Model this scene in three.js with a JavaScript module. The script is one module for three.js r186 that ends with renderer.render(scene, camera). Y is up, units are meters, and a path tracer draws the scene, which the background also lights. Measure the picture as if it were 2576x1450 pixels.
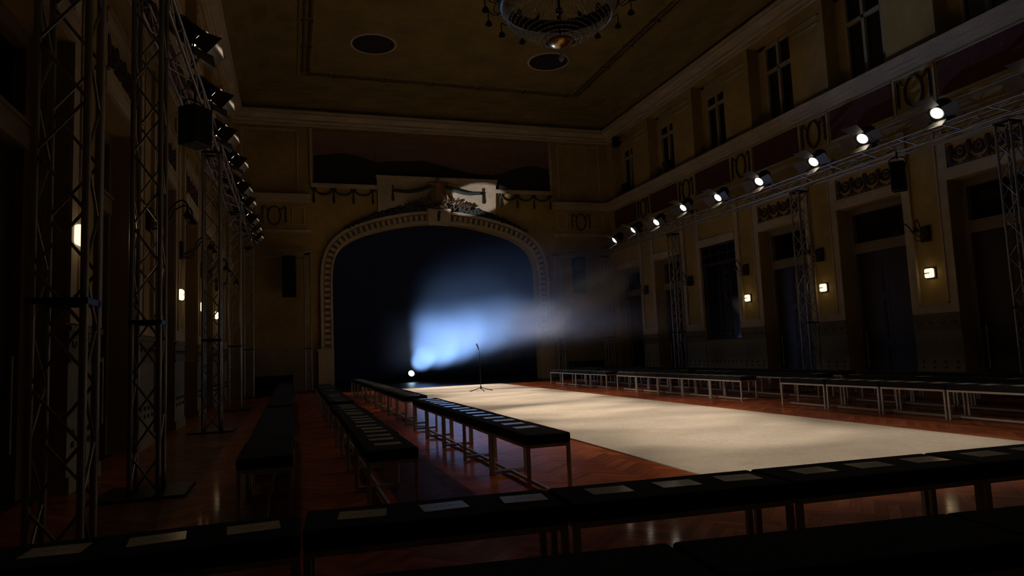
import * as THREE from 'three';
import { RoundedBoxGeometry } from 'three/addons/geometries/RoundedBoxGeometry.js';
import { mergeGeometries } from 'three/addons/utils/BufferGeometryUtils.js';
import { RectAreaLightUniformsLib } from 'three/addons/lights/RectAreaLightUniformsLib.js';

RectAreaLightUniformsLib.init();
// ------------------------------------------------------------------ camera, light, exposure
const scene = new THREE.Scene();
scene.background = new THREE.Color(0x000000);
const V3 = (x, y, z) => new THREE.Vector3(x, y, z);
const P = (x, y, d) => V3(x, y, -d);                       // d = metres down the hall from the camera
const W = 2576, H = 1450, FOCAL = 1702, YAW = 0.31556, PITCH = 0.09334, ROLL = -0.04132;
const camera = new THREE.PerspectiveCamera(THREE.MathUtils.radToDeg(2 * Math.atan(H / 2 / FOCAL)), W / H, 0.05, 120);
{
  const cy = Math.cos(YAW), sy = Math.sin(YAW), cp = Math.cos(PITCH), sp = Math.sin(PITCH);
  const fwd = V3(sy * cp, sp, -cy * cp), right = V3(cy, 0, sy), up0 = V3().crossVectors(right, fwd);
  const up = up0.clone().multiplyScalar(Math.cos(ROLL)).addScaledVector(right, -Math.sin(ROLL));
  camera.position.set(0, 1.2, 0);
  camera.up.copy(up);
  camera.lookAt(camera.position.clone().add(fwd));
}
scene.add(camera);
const renderer = new THREE.WebGLRenderer({ antialias: true });
renderer.toneMapping = THREE.LinearToneMapping;
renderer.toneMappingExposure = 1.08;
renderer.shadowMap.enabled = true;
const WARM = new THREE.Color(1.0, 0.84, 0.68), BLUE = new THREE.Color(0.25, 0.47, 1.0), AMBER = new THREE.Color(1.0, 0.66, 0.30);
const FRESNEL_POWER = 106, BLUE_POWER = 500, SCONCE_POWER = 0.07, PATCH_POWER = 330;

// ------------------------------------------------------------------ helpers
let seed = 20240511;
const rnd = () => { seed = (seed * 1664525 + 1013904223) >>> 0; return seed / 4294967296; };
const rr = (a, b) => a + (b - a) * rnd();
const used = {};
function numbered(name) {
  if (used[name] === undefined) { used[name] = 0; return name; }
  used[name]++;
  return name + '_' + String(used[name]).padStart(3, '0');
}
const flat = (g) => {
  const q = g.index ? g.toNonIndexed() : g;
  for (const k of Object.keys(q.attributes)) if (!['position', 'normal', 'uv'].includes(k)) q.deleteAttribute(k);
  if (!q.attributes.uv) q.setAttribute('uv', new THREE.BufferAttribute(new Float32Array(q.attributes.position.count * 2), 2));
  return q;
};
const join = (gs) => (Array.isArray(gs) ? (gs.length === 1 ? gs[0] : mergeGeometries(gs.map(flat))) : gs);
function obj(name, gs, m, parent) {
  const o = new THREE.Mesh(join(gs), m);
  o.name = parent ? name : numbered(name);
  o.castShadow = o.receiveShadow = true;
  (parent ?? scene).add(o);
  return o;
}
function struct(name, gs, m) { const o = obj(name, gs, m); o.userData.kind = 'structure'; return o; }
function thing(name, label, category, pos, group) {
  const o = new THREE.Group();
  o.name = numbered(name); scene.add(o);
  if (pos) o.position.copy(pos);
  o.userData = { label, category };
  if (group) o.userData.group = group;
  return o;
}
function tag(o, label, category, group) { o.userData.label = label; o.userData.category = category; if (group) o.userData.group = group; return o; }
function dup(root, label) {
  const r = root.clone(); r.name = numbered(root.name.replace(/_\d{3}$/, '')); r.userData = { ...root.userData }; if (label) r.userData.label = label;
  scene.add(r); return r;
}
function metreUV(g) {                                       // uv in metres by dominant normal
  const p = g.attributes.position, n = g.attributes.normal, uv = new Float32Array(p.count * 2);
  for (let i = 0; i < p.count; i++) {
    const ax = Math.abs(n.getX(i)), ay = Math.abs(n.getY(i)), az = Math.abs(n.getZ(i));
    const [a, b] = ax > ay && ax > az ? [p.getZ(i), p.getY(i)] : ay > az ? [p.getX(i), p.getZ(i)] : [p.getX(i), p.getY(i)];
    uv[2 * i] = a; uv[2 * i + 1] = b;
  }
  g.setAttribute('uv', new THREE.BufferAttribute(uv, 2));
  return g;
}
function box(x0, x1, y0, y1, d0, d1) {
  const g = new THREE.BoxGeometry(Math.abs(x1 - x0), Math.abs(y1 - y0), Math.abs(d1 - d0));
  g.translate((x0 + x1) / 2, (y0 + y1) / 2, -(d0 + d1) / 2);
  return metreUV(g);
}
function rod(a, b, r, seg = 8, r2 = r) {
  const d = V3().subVectors(b, a), g = new THREE.CylinderGeometry(r2, r, d.length(), seg);
  g.applyQuaternion(new THREE.Quaternion().setFromUnitVectors(V3(0, 1, 0), d.clone().normalize()));
  g.translate((a.x + b.x) / 2, (a.y + b.y) / 2, (a.z + b.z) / 2);
  return g;
}
function tube(pts, r, seg = 24, rs = 6, closed = false) {
  return new THREE.TubeGeometry(new THREE.CatmullRomCurve3(pts, closed), seg, r, rs, closed);
}
function ball(p, r, sx = 1, sy = 1, sz = 1, w = 10, h = 8) {
  const g = new THREE.SphereGeometry(r, w, h); g.scale(sx, sy, sz); g.translate(p.x, p.y, p.z); return g;
}
function lathe(pts, seg = 28) { return new THREE.LatheGeometry(pts.map(([r, y]) => new THREE.Vector2(r, y)), seg); }
const ORD = ['nearest', 'second', 'third', 'fourth', 'fifth', 'sixth', 'seventh', 'eighth', 'ninth', 'tenth', 'eleventh', 'twelfth', 'thirteenth', 'fourteenth', 'fifteenth', 'sixteenth',
  'seventeenth', 'eighteenth', 'nineteenth', 'twentieth'];
const TENS = ['', '', 'twenty', 'thirty', 'forty', 'fifty'], UNITS = ['', 'first', 'second', 'third', 'fourth', 'fifth', 'sixth', 'seventh', 'eighth', 'ninth'];
const ord = (i) => (i < 20 ? ORD[i] : (i + 1) % 10 ? TENS[Math.floor((i + 1) / 10)] + '-' + UNITS[(i + 1) % 10] : TENS[Math.floor((i + 1) / 10)].replace('y', 'ieth'));

// ------------------------------------------------------------------ textures and materials
function dataTexture(n, fn, srgb = true, rx = 1, ry = 1) {
  const a = new Uint8Array(n * n * 4);
  for (let y = 0; y < n; y++) for (let x = 0; x < n; x++) {
    const c = fn(x / n, y / n), i = (y * n + x) * 4;
    for (let k = 0; k < 3; k++) a[i + k] = Math.max(0, Math.min(255, c[k])); a[i + 3] = 255;
  }
  const t = new THREE.DataTexture(a, n, n);
  t.wrapS = t.wrapT = THREE.RepeatWrapping; t.magFilter = THREE.LinearFilter; t.minFilter = THREE.LinearMipmapLinearFilter; t.generateMipmaps = true;
  if (srgb) t.colorSpace = THREE.SRGBColorSpace;
  t.repeat.set(rx, ry); t.needsUpdate = true;
  return t;
}
const grid = (k) => { const g = []; for (let i = 0; i < k * k; i++) g.push(rnd()); return (u, v) => {  // periodic value noise
  const x = u * k, y = v * k, xi = Math.floor(x), yi = Math.floor(y), fx = x - xi, fy = y - yi, s = fx * fx * (3 - 2 * fx), t = fy * fy * (3 - 2 * fy);
  const at = (a, b) => g[((b % k + k) % k) * k + ((a % k + k) % k)];
  return (at(xi, yi) * (1 - s) + at(xi + 1, yi) * s) * (1 - t) + (at(xi, yi + 1) * (1 - s) + at(xi + 1, yi + 1) * s) * t; }; };
const n4 = grid(4), n16 = grid(16), n64 = grid(64), n128 = grid(128);
const plasterMap = dataTexture(256, (u, v) => { const k = 0.80 + 0.13 * n4(u, v) + 0.08 * n16(u, v) + 0.05 * n64(u, v); return [255 * Math.min(1, k), 255 * Math.min(1, k), 252 * Math.min(1, k)]; }, true, 0.28, 0.28);
const plasterBump = dataTexture(256, (u, v) => { const k = 255 * (0.5 * n16(u, v) + 0.5 * n64(u, v)); return [k, k, k]; }, false, 0.6, 0.6);
const weaveBump = dataTexture(256, (u, v) => { const k = 255 * (0.5 + 0.25 * Math.sin(u * 2 * Math.PI * 64) * Math.sin(v * 2 * Math.PI * 64) + 0.25 * (n128(u, v) - 0.5)); return [k, k, k]; }, false, 4, 4);
const grainMap = dataTexture(256, (u, v) => { const k = 0.72 + 0.22 * n64(u, v * 0.0625) + 0.12 * n4(u, v); return [255 * k, 250 * k, 240 * k]; }, true, 1, 1);
const carpetMap = dataTexture(512, (u, v) => { const k = 0.86 + 0.06 * n4(u, v) + 0.05 * n16(u, v) + 0.07 * n128(u, v); return [255 * k, 255 * k, 254 * k]; }, true, 0.25, 0.25);
const pileBump = dataTexture(256, (u, v) => { const k = 255 * (0.6 * n128(u, v) + 0.4 * n64(u, v)); return [k, k, k]; }, false, 2, 2);
const std = (hex, rough, extra = {}) => new THREE.MeshStandardMaterial({ color: hex, roughness: rough, metalness: 0, ...extra });
const M = {
  wall: std(0xa68c50, 0.9, { map: plasterMap, bumpMap: plasterBump, bumpScale: 0.003 }),
  cream: std(0xb4a48a, 0.8, { map: plasterMap, bumpMap: plasterBump, bumpScale: 0.002 }),
  dado: std(0x938a68, 0.75, { map: plasterMap }),
  dadoDark: std(0x736a4e, 0.8, { map: plasterMap }),
  stud: std(0x4a4438, 0.7),
  redPanel: std(0xffffff, 0.85, { map: dataTexture(256, (u, v) => { const a = n16(u, v), k = n64(u, v), f = k > 0.86 && a > 0.5 ? 1 : 0; return [76 + 34 * f + 6 * a, 36 + 34 * f, 27 + 24 * f]; }, true, 0.5, 0.5) }),
  ornament: std(0x38201a, 0.8),
  ornamentLight: std(0xa58f68, 0.8),
  wreath: std(0x453824, 0.85),
  garland: std(0x2a342e, 0.85),
  ceiling: std(0x7e6c38, 0.95, { map: plasterMap }),
  leaf: std(0x3a2a18, 0.9),
  vent: std(0x1b0f0b, 0.9),
  door: std(0x32190f, 0.45, { map: grainMap }),
  doorFrame: std(0x786850, 0.7, { map: plasterMap }),
  winFrame: std(0x968c74, 0.6),
  nightGlass: new THREE.MeshPhysicalMaterial({ color: 0x0b0a0b, roughness: 0.06, metalness: 0, clearcoat: 0.4 }),
  blind: std(0x968660, 0.95),
  steel: std(0xb8b4ac, 0.4, { metalness: 0.45 }),
  alu: std(0x9a938a, 0.42, { metalness: 0.8 }),
  black: std(0x0b0b0d, 0.55),
  blackMetal: std(0x111113, 0.42, { metalness: 0.5 }),
  velvet: std(0x050507, 1.0),
  drapeHazeTint: std(0x606c90, 1.0),  // black cloth coloured lighter navy: dim blue haze glow put into its base colour
  stageFloor: std(0x07080b, 0.4),
  fabric: std(0x0e0e11, 0.92, { bumpMap: weaveBump, bumpScale: 0.0008 }),
  carpet: std(0xccbfae, 0.95, { map: carpetMap, bumpMap: pileBump, bumpScale: 0.004 }),
  bronze: std(0x3a2a1a, 0.4, { metalness: 0.7 }),
  brass: std(0x8a6428, 0.3, { metalness: 0.9 }),
  rubber: std(0x08080a, 0.9),
  mirror: std(0x9a9ca4, 0.04, { metalness: 1.0 }),
  flap: std(0x423c36, 0.5, { metalness: 0.1 }),
  mapWood: null,
};
const crystal = new THREE.MeshPhysicalMaterial({ color: 0xd8d0c0, roughness: 0.15, transmission: 0.75, thickness: 0, ior: 1.5 });
const lensGlow = new THREE.MeshStandardMaterial({ color: 0x222018, roughness: 0.3, emissive: new THREE.Color(1.0, 0.86, 0.66), emissiveIntensity: 8 });
const sconceGlow = new THREE.MeshStandardMaterial({ color: 0x443828, roughness: 0.4, emissive: new THREE.Color(1.0, 0.78, 0.50), emissiveIntensity: 1.5 });
const blueGlow = new THREE.MeshStandardMaterial({ color: 0x223344, roughness: 0.3, emissive: new THREE.Color(0.55, 0.85, 1.0), emissiveIntensity: 6 });

// ------------------------------------------------------------------ the hall
const XL = -2.12, XR = 13.65, DN = -4, DB = 27.17, HC = 11.5, XC = 5.78;
const BAY = 3.17, openings = [], piers = [];
for (let k = -5; k <= 4; k++) openings.push(13.015 + BAY * k);
for (let k = -5; k <= 4; k++) piers.push(11.43 + BAY * k);
const OH = 1.0, OT = 4.53, UH = 0.925, UB = 7.65, UT = 10.35;

// floor: sub-floor slab, herringbone blocks on it
const floor = struct('floor', [box(XL - 0.7, XR + 0.7, -0.3, -0.02, DN - 0.6, DB + 0.6)], std(0x2a170d, 0.7));
{
  const woods = [0xa85222, 0xb45a26, 0x96461c, 0xbc6228, 0xa04c1e].map((c) => new THREE.MeshPhysicalMaterial({ color: c, roughness: 0.5, specularIntensity: 0.5, map: grainMap, clearcoat: 0.25, clearcoatRoughness: 0.09 }));
  const L = 0.48, B = 0.08, blockG = [];
  for (let v = 0; v < 3; v++) {
    const g = new RoundedBoxGeometry(B - 0.0012, 0.02, L - 0.0012, 1, 0.0015);
    const uv = g.attributes.uv, p = g.attributes.position;
    for (let i = 0; i < uv.count; i++) uv.setXY(i, p.getX(i) * 3 + v * 0.37, p.getZ(i) * 1.2 + v * 0.61);
    blockG.push(g);
  }
  // herringbone lattice at 45 degrees to the walls: blocks alternate along the two diagonals
  const s = Math.SQRT1_2, spots = [], n = Math.round(L / B);
  const e1 = [s, s], e2 = [-s, s];
  for (let i = -420; i <= 420; i++) for (let j = -45; j <= 45; j++) {
    for (const t of [0, 1]) {
      // translations (B, B) and (L, -L) in the frame of the blocks
      const a = i * B + j * L + (t ? L + B / 2 : L / 2), b = i * B - j * L + (t ? B - L / 2 : B / 2);
      const x = 5.78 + a * e1[0] + b * e2[0], d = 12 + a * e1[1] + b * e2[1];
      if (x > XL - 0.25 && x < XR + 0.25 && d > DN - 0.2 && d < DB + 0.35) spots.push([x, d, t]);
    }
  }
  const vis = (x, d) => (x > 2.2 && x < 3.55 && d > 3.3 ? d : x > 7.45 && x < 8.7 && d > 5 ? d + 2 : x > 1 && x <= 2.2 && d > 3.4 ? d + 3 : x < 3.5 && x > -1 && d > 3.4 ? d + 8 : 99);
  spots.sort((p, q) => vis(p[0], p[1]) - vis(q[0], q[1]));
  const solo = spots.slice(0, 300), rest = spots.slice(300);
  const place = (o, [x, d, t]) => { o.position.set(x, -0.0105 + rr(-0.0006, 0.0005), -d); o.rotation.y = t ? -Math.PI / 4 - Math.PI / 2 : -Math.PI / 4 * 1 + Math.PI; };
  solo.forEach((p, i) => {
    const o = new THREE.Mesh(blockG[Math.floor(rnd() * 3)], woods[Math.floor(rnd() * 5)]);
    o.name = i ? 'parquet_block_' + String(i).padStart(3, '0') : 'parquet_block'; o.castShadow = o.receiveShadow = true; place(o, p); floor.add(o);
  });
  // the rest of the blocks as one mesh, tinted block by block
  const bx = new THREE.BoxGeometry(B - 0.0012, 0.02, L - 0.0012), bp = bx.attributes.position, bn = bx.attributes.normal, nv = bp.count, pos = new Float32Array(rest.length * nv * 3), nor = new Float32Array(pos.length), col = new Float32Array(pos.length), uvs = new Float32Array(rest.length * nv * 2), idx = [], dm = new THREE.Object3D(), tv = V3();
  rest.forEach((p, i) => {
    place(dm, p); dm.updateMatrix(); const c = woods[Math.floor(rnd() * 5)].color, ou = rnd(), ov = rnd();
    for (let j = 0; j < nv; j++) {
      const k = i * nv + j;
      tv.fromBufferAttribute(bp, j).applyMatrix4(dm.matrix).toArray(pos, k * 3); tv.fromBufferAttribute(bn, j).transformDirection(dm.matrix).toArray(nor, k * 3); c.toArray(col, k * 3);
      uvs[2 * k] = bp.getX(j) * 3 + ou; uvs[2 * k + 1] = bp.getZ(j) * 1.2 + ov;
    }
    for (const q of bx.index.array) idx.push(q + i * nv);
  });
  const rg = new THREE.BufferGeometry();
  rg.setAttribute('position', new THREE.BufferAttribute(pos, 3)); rg.setAttribute('normal', new THREE.BufferAttribute(nor, 3)); rg.setAttribute('color', new THREE.BufferAttribute(col, 3)); rg.setAttribute('uv', new THREE.BufferAttribute(uvs, 2)); rg.setIndex(idx);
  const im = new THREE.Mesh(rg, new THREE.MeshPhysicalMaterial({ color: 0xffffff, vertexColors: true, roughness: 0.5, specularIntensity: 0.5, map: grainMap, clearcoat: 0.25, clearcoatRoughness: 0.09 }));
  im.name = 'parquet_blocks'; im.userData.kind = 'stuff'; im.castShadow = im.receiveShadow = true; floor.add(im);
}

// a strip of profile points [inset w, height v] swept round a rectangle, mitred at the corners
function ringSweep(x0, x1, d0, d1, prof) {
  const pos = [], uv = [];
  const at = ([w, v]) => [[x0 + w, v, d0 + w], [x1 - w, v, d0 + w], [x1 - w, v, d1 - w], [x0 + w, v, d1 - w]];
  for (let i = 0; i + 1 < prof.length; i++) {
    const a = at(prof[i]), b = at(prof[i + 1]);
    for (let k = 0; k < 4; k++) {
      const q = [a[k], a[(k + 1) % 4], b[(k + 1) % 4], b[k]];
      for (const j of [0, 1, 2, 0, 2, 3]) { pos.push(q[j][0], q[j][1], -q[j][2]); uv.push(q[j][0] + q[j][2], q[j][1] + i); }
    }
  }
  const g = new THREE.BufferGeometry();
  g.setAttribute('position', new THREE.Float32BufferAttribute(pos, 3)); g.setAttribute('uv', new THREE.Float32BufferAttribute(uv, 2)); g.computeVertexNormals();
  return g;
}
const ceiling = struct('ceiling', [box(XL - 0.7, XR + 0.7, HC, HC + 0.3, DN - 0.6, DB + 0.6)], M.ceiling);
// cornice and cove all round
struct('trim_1', [ringSweep(XL, XR, DN, DB, [[0, 10.38], [0.06, 10.40], [0.06, 10.50], [0.12, 10.54], [0.12, 10.62], [0.30, 10.70], [0.34, 10.74], [0.34, 10.82], [0.38, 10.84], [0.38, 10.90], [0.2, 10.92]])], M.cream);
struct('trim_2', [ringSweep(XL, XR, DN, DB, [[0.2, 10.92], [0.24, 11.08], [0.34, 11.22], [0.52, 11.35], [0.78, 11.41], [0.80, 11.45], [1.05, 11.46], [1.07, 11.49], [1.5, 11.492], [1.5, 11.51]])], M.ceiling);
// leafy frame on the ceiling
{
  const fr = struct('trim_3', [ringSweep(0.36, 11.2, -1.5, 24.7, [[-0.12, 11.5], [-0.10, 11.45], [-0.03, 11.44], [-0.01, 11.48], [0.30, 11.48], [0.32, 11.45], [0.38, 11.45], [0.42, 11.5]])], M.ceiling);
  const leaves = [], mk = (x, d, ang, k) => { const g = new THREE.ConeGeometry(0.045 * k, 0.17 * k, 5); g.scale(1, 1, 0.4); g.rotateX(Math.PI / 2); g.rotateY(ang); g.translate(x, 11.465, -d); leaves.push(g); };
  const run = (x0, d0, x1, d1) => {
    const len = Math.hypot(x1 - x0, d1 - d0), n = Math.floor(len / 0.13), dir = Math.atan2(x1 - x0, -(d1 - d0));
    for (let i = 0; i < n; i++) {
      const t = (i + 0.5) / n, x = x0 + (x1 - x0) * t, d = d0 + (d1 - d0) * t, big = i % 14 === 7 ? 1.7 : 1;
      for (const s of [-1, 1]) { const px = x + s * 0.055 * (d1 - d0) / len, pd = d - s * 0.055 * (x1 - x0) / len; mk(px, pd, dir + s * 0.75 * (big > 1 ? 2 : 1), big); }
    }
  };
  run(0.51, 5, 0.51, 24.5); run(0.55, 24.54, 11.0, 24.54); run(11.05, 24.5, 11.05, 5);
  const lf = obj('leaf_festoon', leaves, M.leaf, fr); lf.userData.kind = 'stuff';
}

// the two long walls
const sideX = (s) => (s > 0 ? (w) => XR - w : (w) => XL + w);
function buildSide(s) {
  const X = sideX(s), b = (u0, u1, v0, v1, w0, w1) => box(X(w0), X(w1), v0, v1, u0, u1);
  const g = [b(DN - 0.6, DB + 0.6, -0.02, HC, -0.75, -0.62)];
  const edges = [DN, ...openings.flatMap((c) => [c - OH, c + OH]), DB];
  for (let i = 0; i < edges.length; i += 2) if (edges[i + 1] > edges[i]) g.push(b(edges[i], edges[i + 1], 0, OT, -0.62, 0));
  g.push(b(DN, DB, OT, UB, -0.62, 0), b(DN, DB, UT, HC, -0.62, 0));
  const ue = [DN, ...openings.flatMap((c) => [c - UH, c + UH]), DB];
  for (let i = 0; i < ue.length; i += 2) if (ue[i + 1] > ue[i]) g.push(b(ue[i], ue[i + 1], UB, UT, -0.62, 0));
  const wall = struct(s > 0 ? 'wall_right' : 'wall_left', g, M.wall);
  const seen = (u) => (s > 0 ? u > 6 : u > 4) && u < DB;
  // string courses run the whole length
  struct(s > 0 ? 'trim_4' : 'trim_5', [
    b(DN, DB, 7.28, 7.36, 0, 0.08), b(DN, DB, 7.36, 7.44, 0, 0.14), b(DN, DB, 7.44, 7.58, 0, 0.24), b(DN, DB, 7.58, 7.63, 0, 0.27),
    b(DN, DB, 6.12, 6.18, 0, 0.06), b(DN, DB, 6.18, 6.24, 0, 0.035)], M.cream);
  for (const c of piers) {
    if (!seen(c)) continue;
    const h = 0.583;
    obj('dado_panel', [b(c - h, c + h, 0.16, 1.27, 0, 0.025), b(c - h, c + h, 0, 0.16, 0, 0.05)], M.dado, wall);
    const band = [b(c - h, c + h, 1.27, 1.31, 0, 0.045), b(c - h, c + h, 1.31, 1.58, 0, 0.03), b(c - h, c + h, 1.58, 1.64, 0, 0.05)];
    obj('dado_band', band, M.dadoDark, wall);
    const studs = [];
    for (let i = 0; i < 4; i++) {
      const u = c - 0.42 + i * 0.28;
      const st = new THREE.CylinderGeometry(0.028, 0.034, 0.02, 8); st.rotateZ(Math.PI / 2); st.translate(X(0.035), 0.58, -u); studs.push(st);
      const st2 = st.clone(); st2.translate(0, -0.12, 0); studs.push(st2);
      const sw = new THREE.TorusGeometry(0.06, 0.012, 5, 10, Math.PI); sw.rotateZ(Math.PI); sw.rotateY(Math.PI / 2); sw.translate(X(0.035), 1.48, -u); studs.push(sw);
    }
    obj('dado_rosettes', studs, M.stud, wall);
    obj('pier_frame', [b(c - h, c - h + 0.2, 1.66, 5.95, 0, 0.035), b(c + h - 0.2, c + h, 1.66, 5.95, 0, 0.035), b(c - h + 0.2, c + h - 0.2, 1.66, 1.86, 0, 0.035),
      b(c - h + 0.2, c - h + 0.235, 1.86, 5.95, 0, 0.055), b(c + h - 0.235, c + h - 0.2, 1.86, 5.95, 0, 0.055), b(c - h + 0.2, c + h - 0.2, 1.86, 1.895, 0, 0.055)], M.cream, wall);
    // wreath panel above the pier
    obj('wreath_panel', [b(c - 0.55, c - 0.5, 6.34, 7.24, 0, 0.03), b(c + 0.5, c + 0.55, 6.34, 7.24, 0, 0.03), b(c - 0.5, c + 0.5, 6.34, 6.38, 0, 0.03), b(c - 0.5, c + 0.5, 7.2, 7.24, 0, 0.03)], M.cream, wall);
    wreath(wall, (du, v, w) => P(X(w), v, c + du), 6.78);
    // upper pier mouldings
    obj('upper_pier_moulding', [b(c - 0.5, c + 0.5, 9.72, 9.77, 0, 0.035), b(c - 0.5, c + 0.5, 9.93, 9.98, 0, 0.035), b(c - 0.62, c + 0.62, 7.66, 7.74, 0, 0.05)], M.cream, wall);
  }
  for (const c of openings) {
    if (!seen(c)) continue;
    obj('casing', [b(c - OH, c + OH, OT, OT + 0.2, 0, 0.05), b(c - OH, c + OH, OT + 0.2, OT + 0.25, 0, 0.08)], M.cream, wall);
    if (c < 17.5) {
      obj('frieze_border', [b(c - OH, c + OH, 5.33, 5.5, 0, 0.05), b(c - OH, c + OH, 5.5, 5.54, 0, 0.08), b(c - OH, c - OH + 0.05, 4.8, 5.33, 0, 0.04), b(c + OH - 0.05, c + OH, 4.8, 5.33, 0, 0.04)], M.cream, wall);
      for (let i = 0; i < 5; i++) {
        const u = c + 0.86 - i * 0.42;
        const lf = new THREE.SphereGeometry(0.5, 10, 10); lf.scale(0.06, 0.3, 0.15); lf.translate(X(0.02), 5.13, -u);
        const lf2 = new THREE.SphereGeometry(0.5, 8, 8); lf2.scale(0.05, 0.16, 0.1); lf2.translate(X(0.02), 4.9, -u);
        obj('palmette', [lf, lf2, tube([P(X(0.02), 4.92, u - 0.04), P(X(0.025), 4.84, u - 0.1), P(X(0.02), 4.86, u - 0.15)], 0.014, 8, 5), tube([P(X(0.02), 4.92, u + 0.04), P(X(0.025), 4.84, u + 0.1), P(X(0.02), 4.86, u + 0.15)], 0.014, 8, 5)], M.ornament, wall);
        if (i === 4) continue;
        const v = u - 0.21, ring = new THREE.TorusGeometry(0.105, 0.024, 6, 20), eye = new THREE.SphereGeometry(0.045, 10, 8), arc = new THREE.TorusGeometry(0.15, 0.014, 5, 14, Math.PI);
        ring.rotateY(Math.PI / 2); eye.scale(0.5, 1, 1); arc.rotateZ(Math.PI); arc.rotateY(Math.PI / 2);
        for (const q of [ring, eye, arc]) q.translate(X(0.02), 5.08, -v);
        obj('rosette', [ring, eye, arc], M.ornament, wall);
      }
    }
    // painted panel between wreaths
    obj('painted_panel', [b(c - 0.97, c + 0.97, 6.4, 7.2, 0, 0.02)], M.redPanel, wall);
    obj('panel_border', [b(c - 1.0, c + 1.0, 7.2, 7.24, 0, 0.035), b(c - 1.0, c + 1.0, 6.36, 6.4, 0, 0.035)], M.cream, wall);
  }
  return wall;
}
function wreath(wall, at, v) {
  const pts = []; for (let i = 0; i < 24; i++) { const a = i / 24 * Math.PI * 2; pts.push(at(Math.sin(a) * 0.23, v + Math.cos(a) * 0.36, 0.03)); }
  const g = [tube(pts, 0.032, 48, 6, true)];
  for (const s of [-1, 1]) {
    g.push(tube([at(s * 0.12, v + 0.32, 0.03), at(s * 0.26, v + 0.22, 0.035), at(s * 0.36, v + 0.36, 0.03), at(s * 0.42, v + 0.34, 0.03)], 0.02, 16, 5));
    g.push(rod(at(s * 0.42, v + 0.36, 0.025), at(s * 0.42, v - 0.28, 0.025), 0.022, 6, 0.03));
    for (let i = 0; i < 4; i++) g.push(ball(at(s * 0.42, v + 0.26 - i * 0.15, 0.03), 0.036, 1, 1.5, 1, 6, 5));
  }
  obj('wreath', g, M.wreath, wall);
}
buildSide(1); buildSide(-1);
struct('wall_front', [box(XL - 0.7, XR + 0.7, 0, HC, DN - 0.6, DN)], M.wall);

// doors, mirror bay, upper windows
let doorN = 0, winN = 0;
function door(s, c) {
  const X = sideX(s), b = (u0, u1, v0, v1, w0, w1) => box(X(w0), X(w1), v0, v1, u0, u1);
  const D = new THREE.Group(); D.name = 'door_' + (++doorN); D.userData.kind = 'structure'; scene.add(D);
  obj('frame', [b(c - OH, c - OH + 0.14, 0, OT, -0.5, -0.34), b(c + OH - 0.14, c + OH, 0, OT, -0.5, -0.34), b(c - OH + 0.14, c + OH - 0.14, OT - 0.16, OT, -0.5, -0.34), b(c - OH + 0.14, c + OH - 0.14, 3.34, 3.56, -0.5, -0.30), b(c - OH + 0.14, c + OH - 0.14, 3.56, 3.6, -0.5, -0.27)], M.doorFrame, D);
  obj('transom_pane', [b(c - OH + 0.14, c + OH - 0.14, 3.6, OT - 0.16, -0.47, -0.45)], M.nightGlass, D);
  for (const k of [-1, 1]) {
    const u0 = k < 0 ? c - OH + 0.15 : c + 0.004, u1 = k < 0 ? c - 0.004 : c + OH - 0.15;
    const leaf = obj('door_leaf', [b(u0, u1, 0.02, 3.33, -0.48, -0.43)], M.door, D);
    for (const [v0, v1] of [[0.22, 0.95], [1.1, 2.1], [2.25, 3.15]]) obj('leaf_panel', [b(u0 + 0.13, u1 - 0.13, v0, v1, -0.44, -0.415), b(u0 + 0.18, u1 - 0.18, v0 + 0.05, v1 - 0.05, -0.42, -0.405)], M.door, leaf);
    const hu = k < 0 ? u0 + 0.1 : u1 - 0.1;
    obj('pull_handle', [rod(P(X(-0.36), 0.45, hu), P(X(-0.36), 1.35, hu), 0.014), rod(P(X(-0.43), 0.55, hu), P(X(-0.36), 0.55, hu), 0.01), rod(P(X(-0.43), 1.25, hu), P(X(-0.36), 1.25, hu), 0.01)], M.steel, leaf);
  }
}
function upperWindow(s, c, blind) {
  const X = sideX(s), b = (u0, u1, v0, v1, w0, w1) => box(X(w0), X(w1), v0, v1, u0, u1), h = UH;
  const D = new THREE.Group(); D.name = 'window_' + (++winN); D.userData.kind = 'structure'; scene.add(D);
  obj('window_frame', [b(c - h, c - h + 0.34, UB, UT, -0.5, -0.42), b(c + h - 0.34, c + h, UB, UT, -0.5, -0.42), b(c - h, c + h, UT - 0.1, UT, -0.5, -0.42), b(c - h, c + h, UB, UB + 0.08, -0.5, -0.38)], M.wall, D);
  obj('sash', [b(c - 0.59, c - 0.52, UB + 0.08, UT - 0.1, -0.5, -0.38), b(c + 0.52, c + 0.59, UB + 0.08, UT - 0.1, -0.5, -0.38), b(c - 0.045, c + 0.045, UB + 0.08, UT - 0.1, -0.5, -0.37),
    b(c - 0.52, c + 0.52, 9.38, 9.47, -0.5, -0.37), b(c - 0.52, c + 0.52, UB + 0.08, UB + 0.16, -0.5, -0.39), b(c - 0.52, c + 0.52, UT - 0.16, UT - 0.1, -0.5, -0.39)], M.winFrame, D);
  for (const [u0, u1] of [[c - 0.52, c - 0.045], [c + 0.045, c + 0.52]]) for (const [v0, v1] of [[UB + 0.16, 9.38], [9.47, UT - 0.16]]) obj('pane', [b(u0, u1, v0, v1, -0.47, -0.46)], M.nightGlass, D);
  if (blind) obj('roller_blind', [b(c - 0.6, c + 0.6, 9.72, UT - 0.05, -0.36, -0.35)], M.blind, D);
}
for (const s of [1, -1]) for (const c of openings) {
  if (c < (s > 0 ? 6 : 4)) continue;
  if (s > 0 && Math.abs(c - 19.365) < 0.1) continue;       // the mirror bay
  door(s, c);
}
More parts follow.
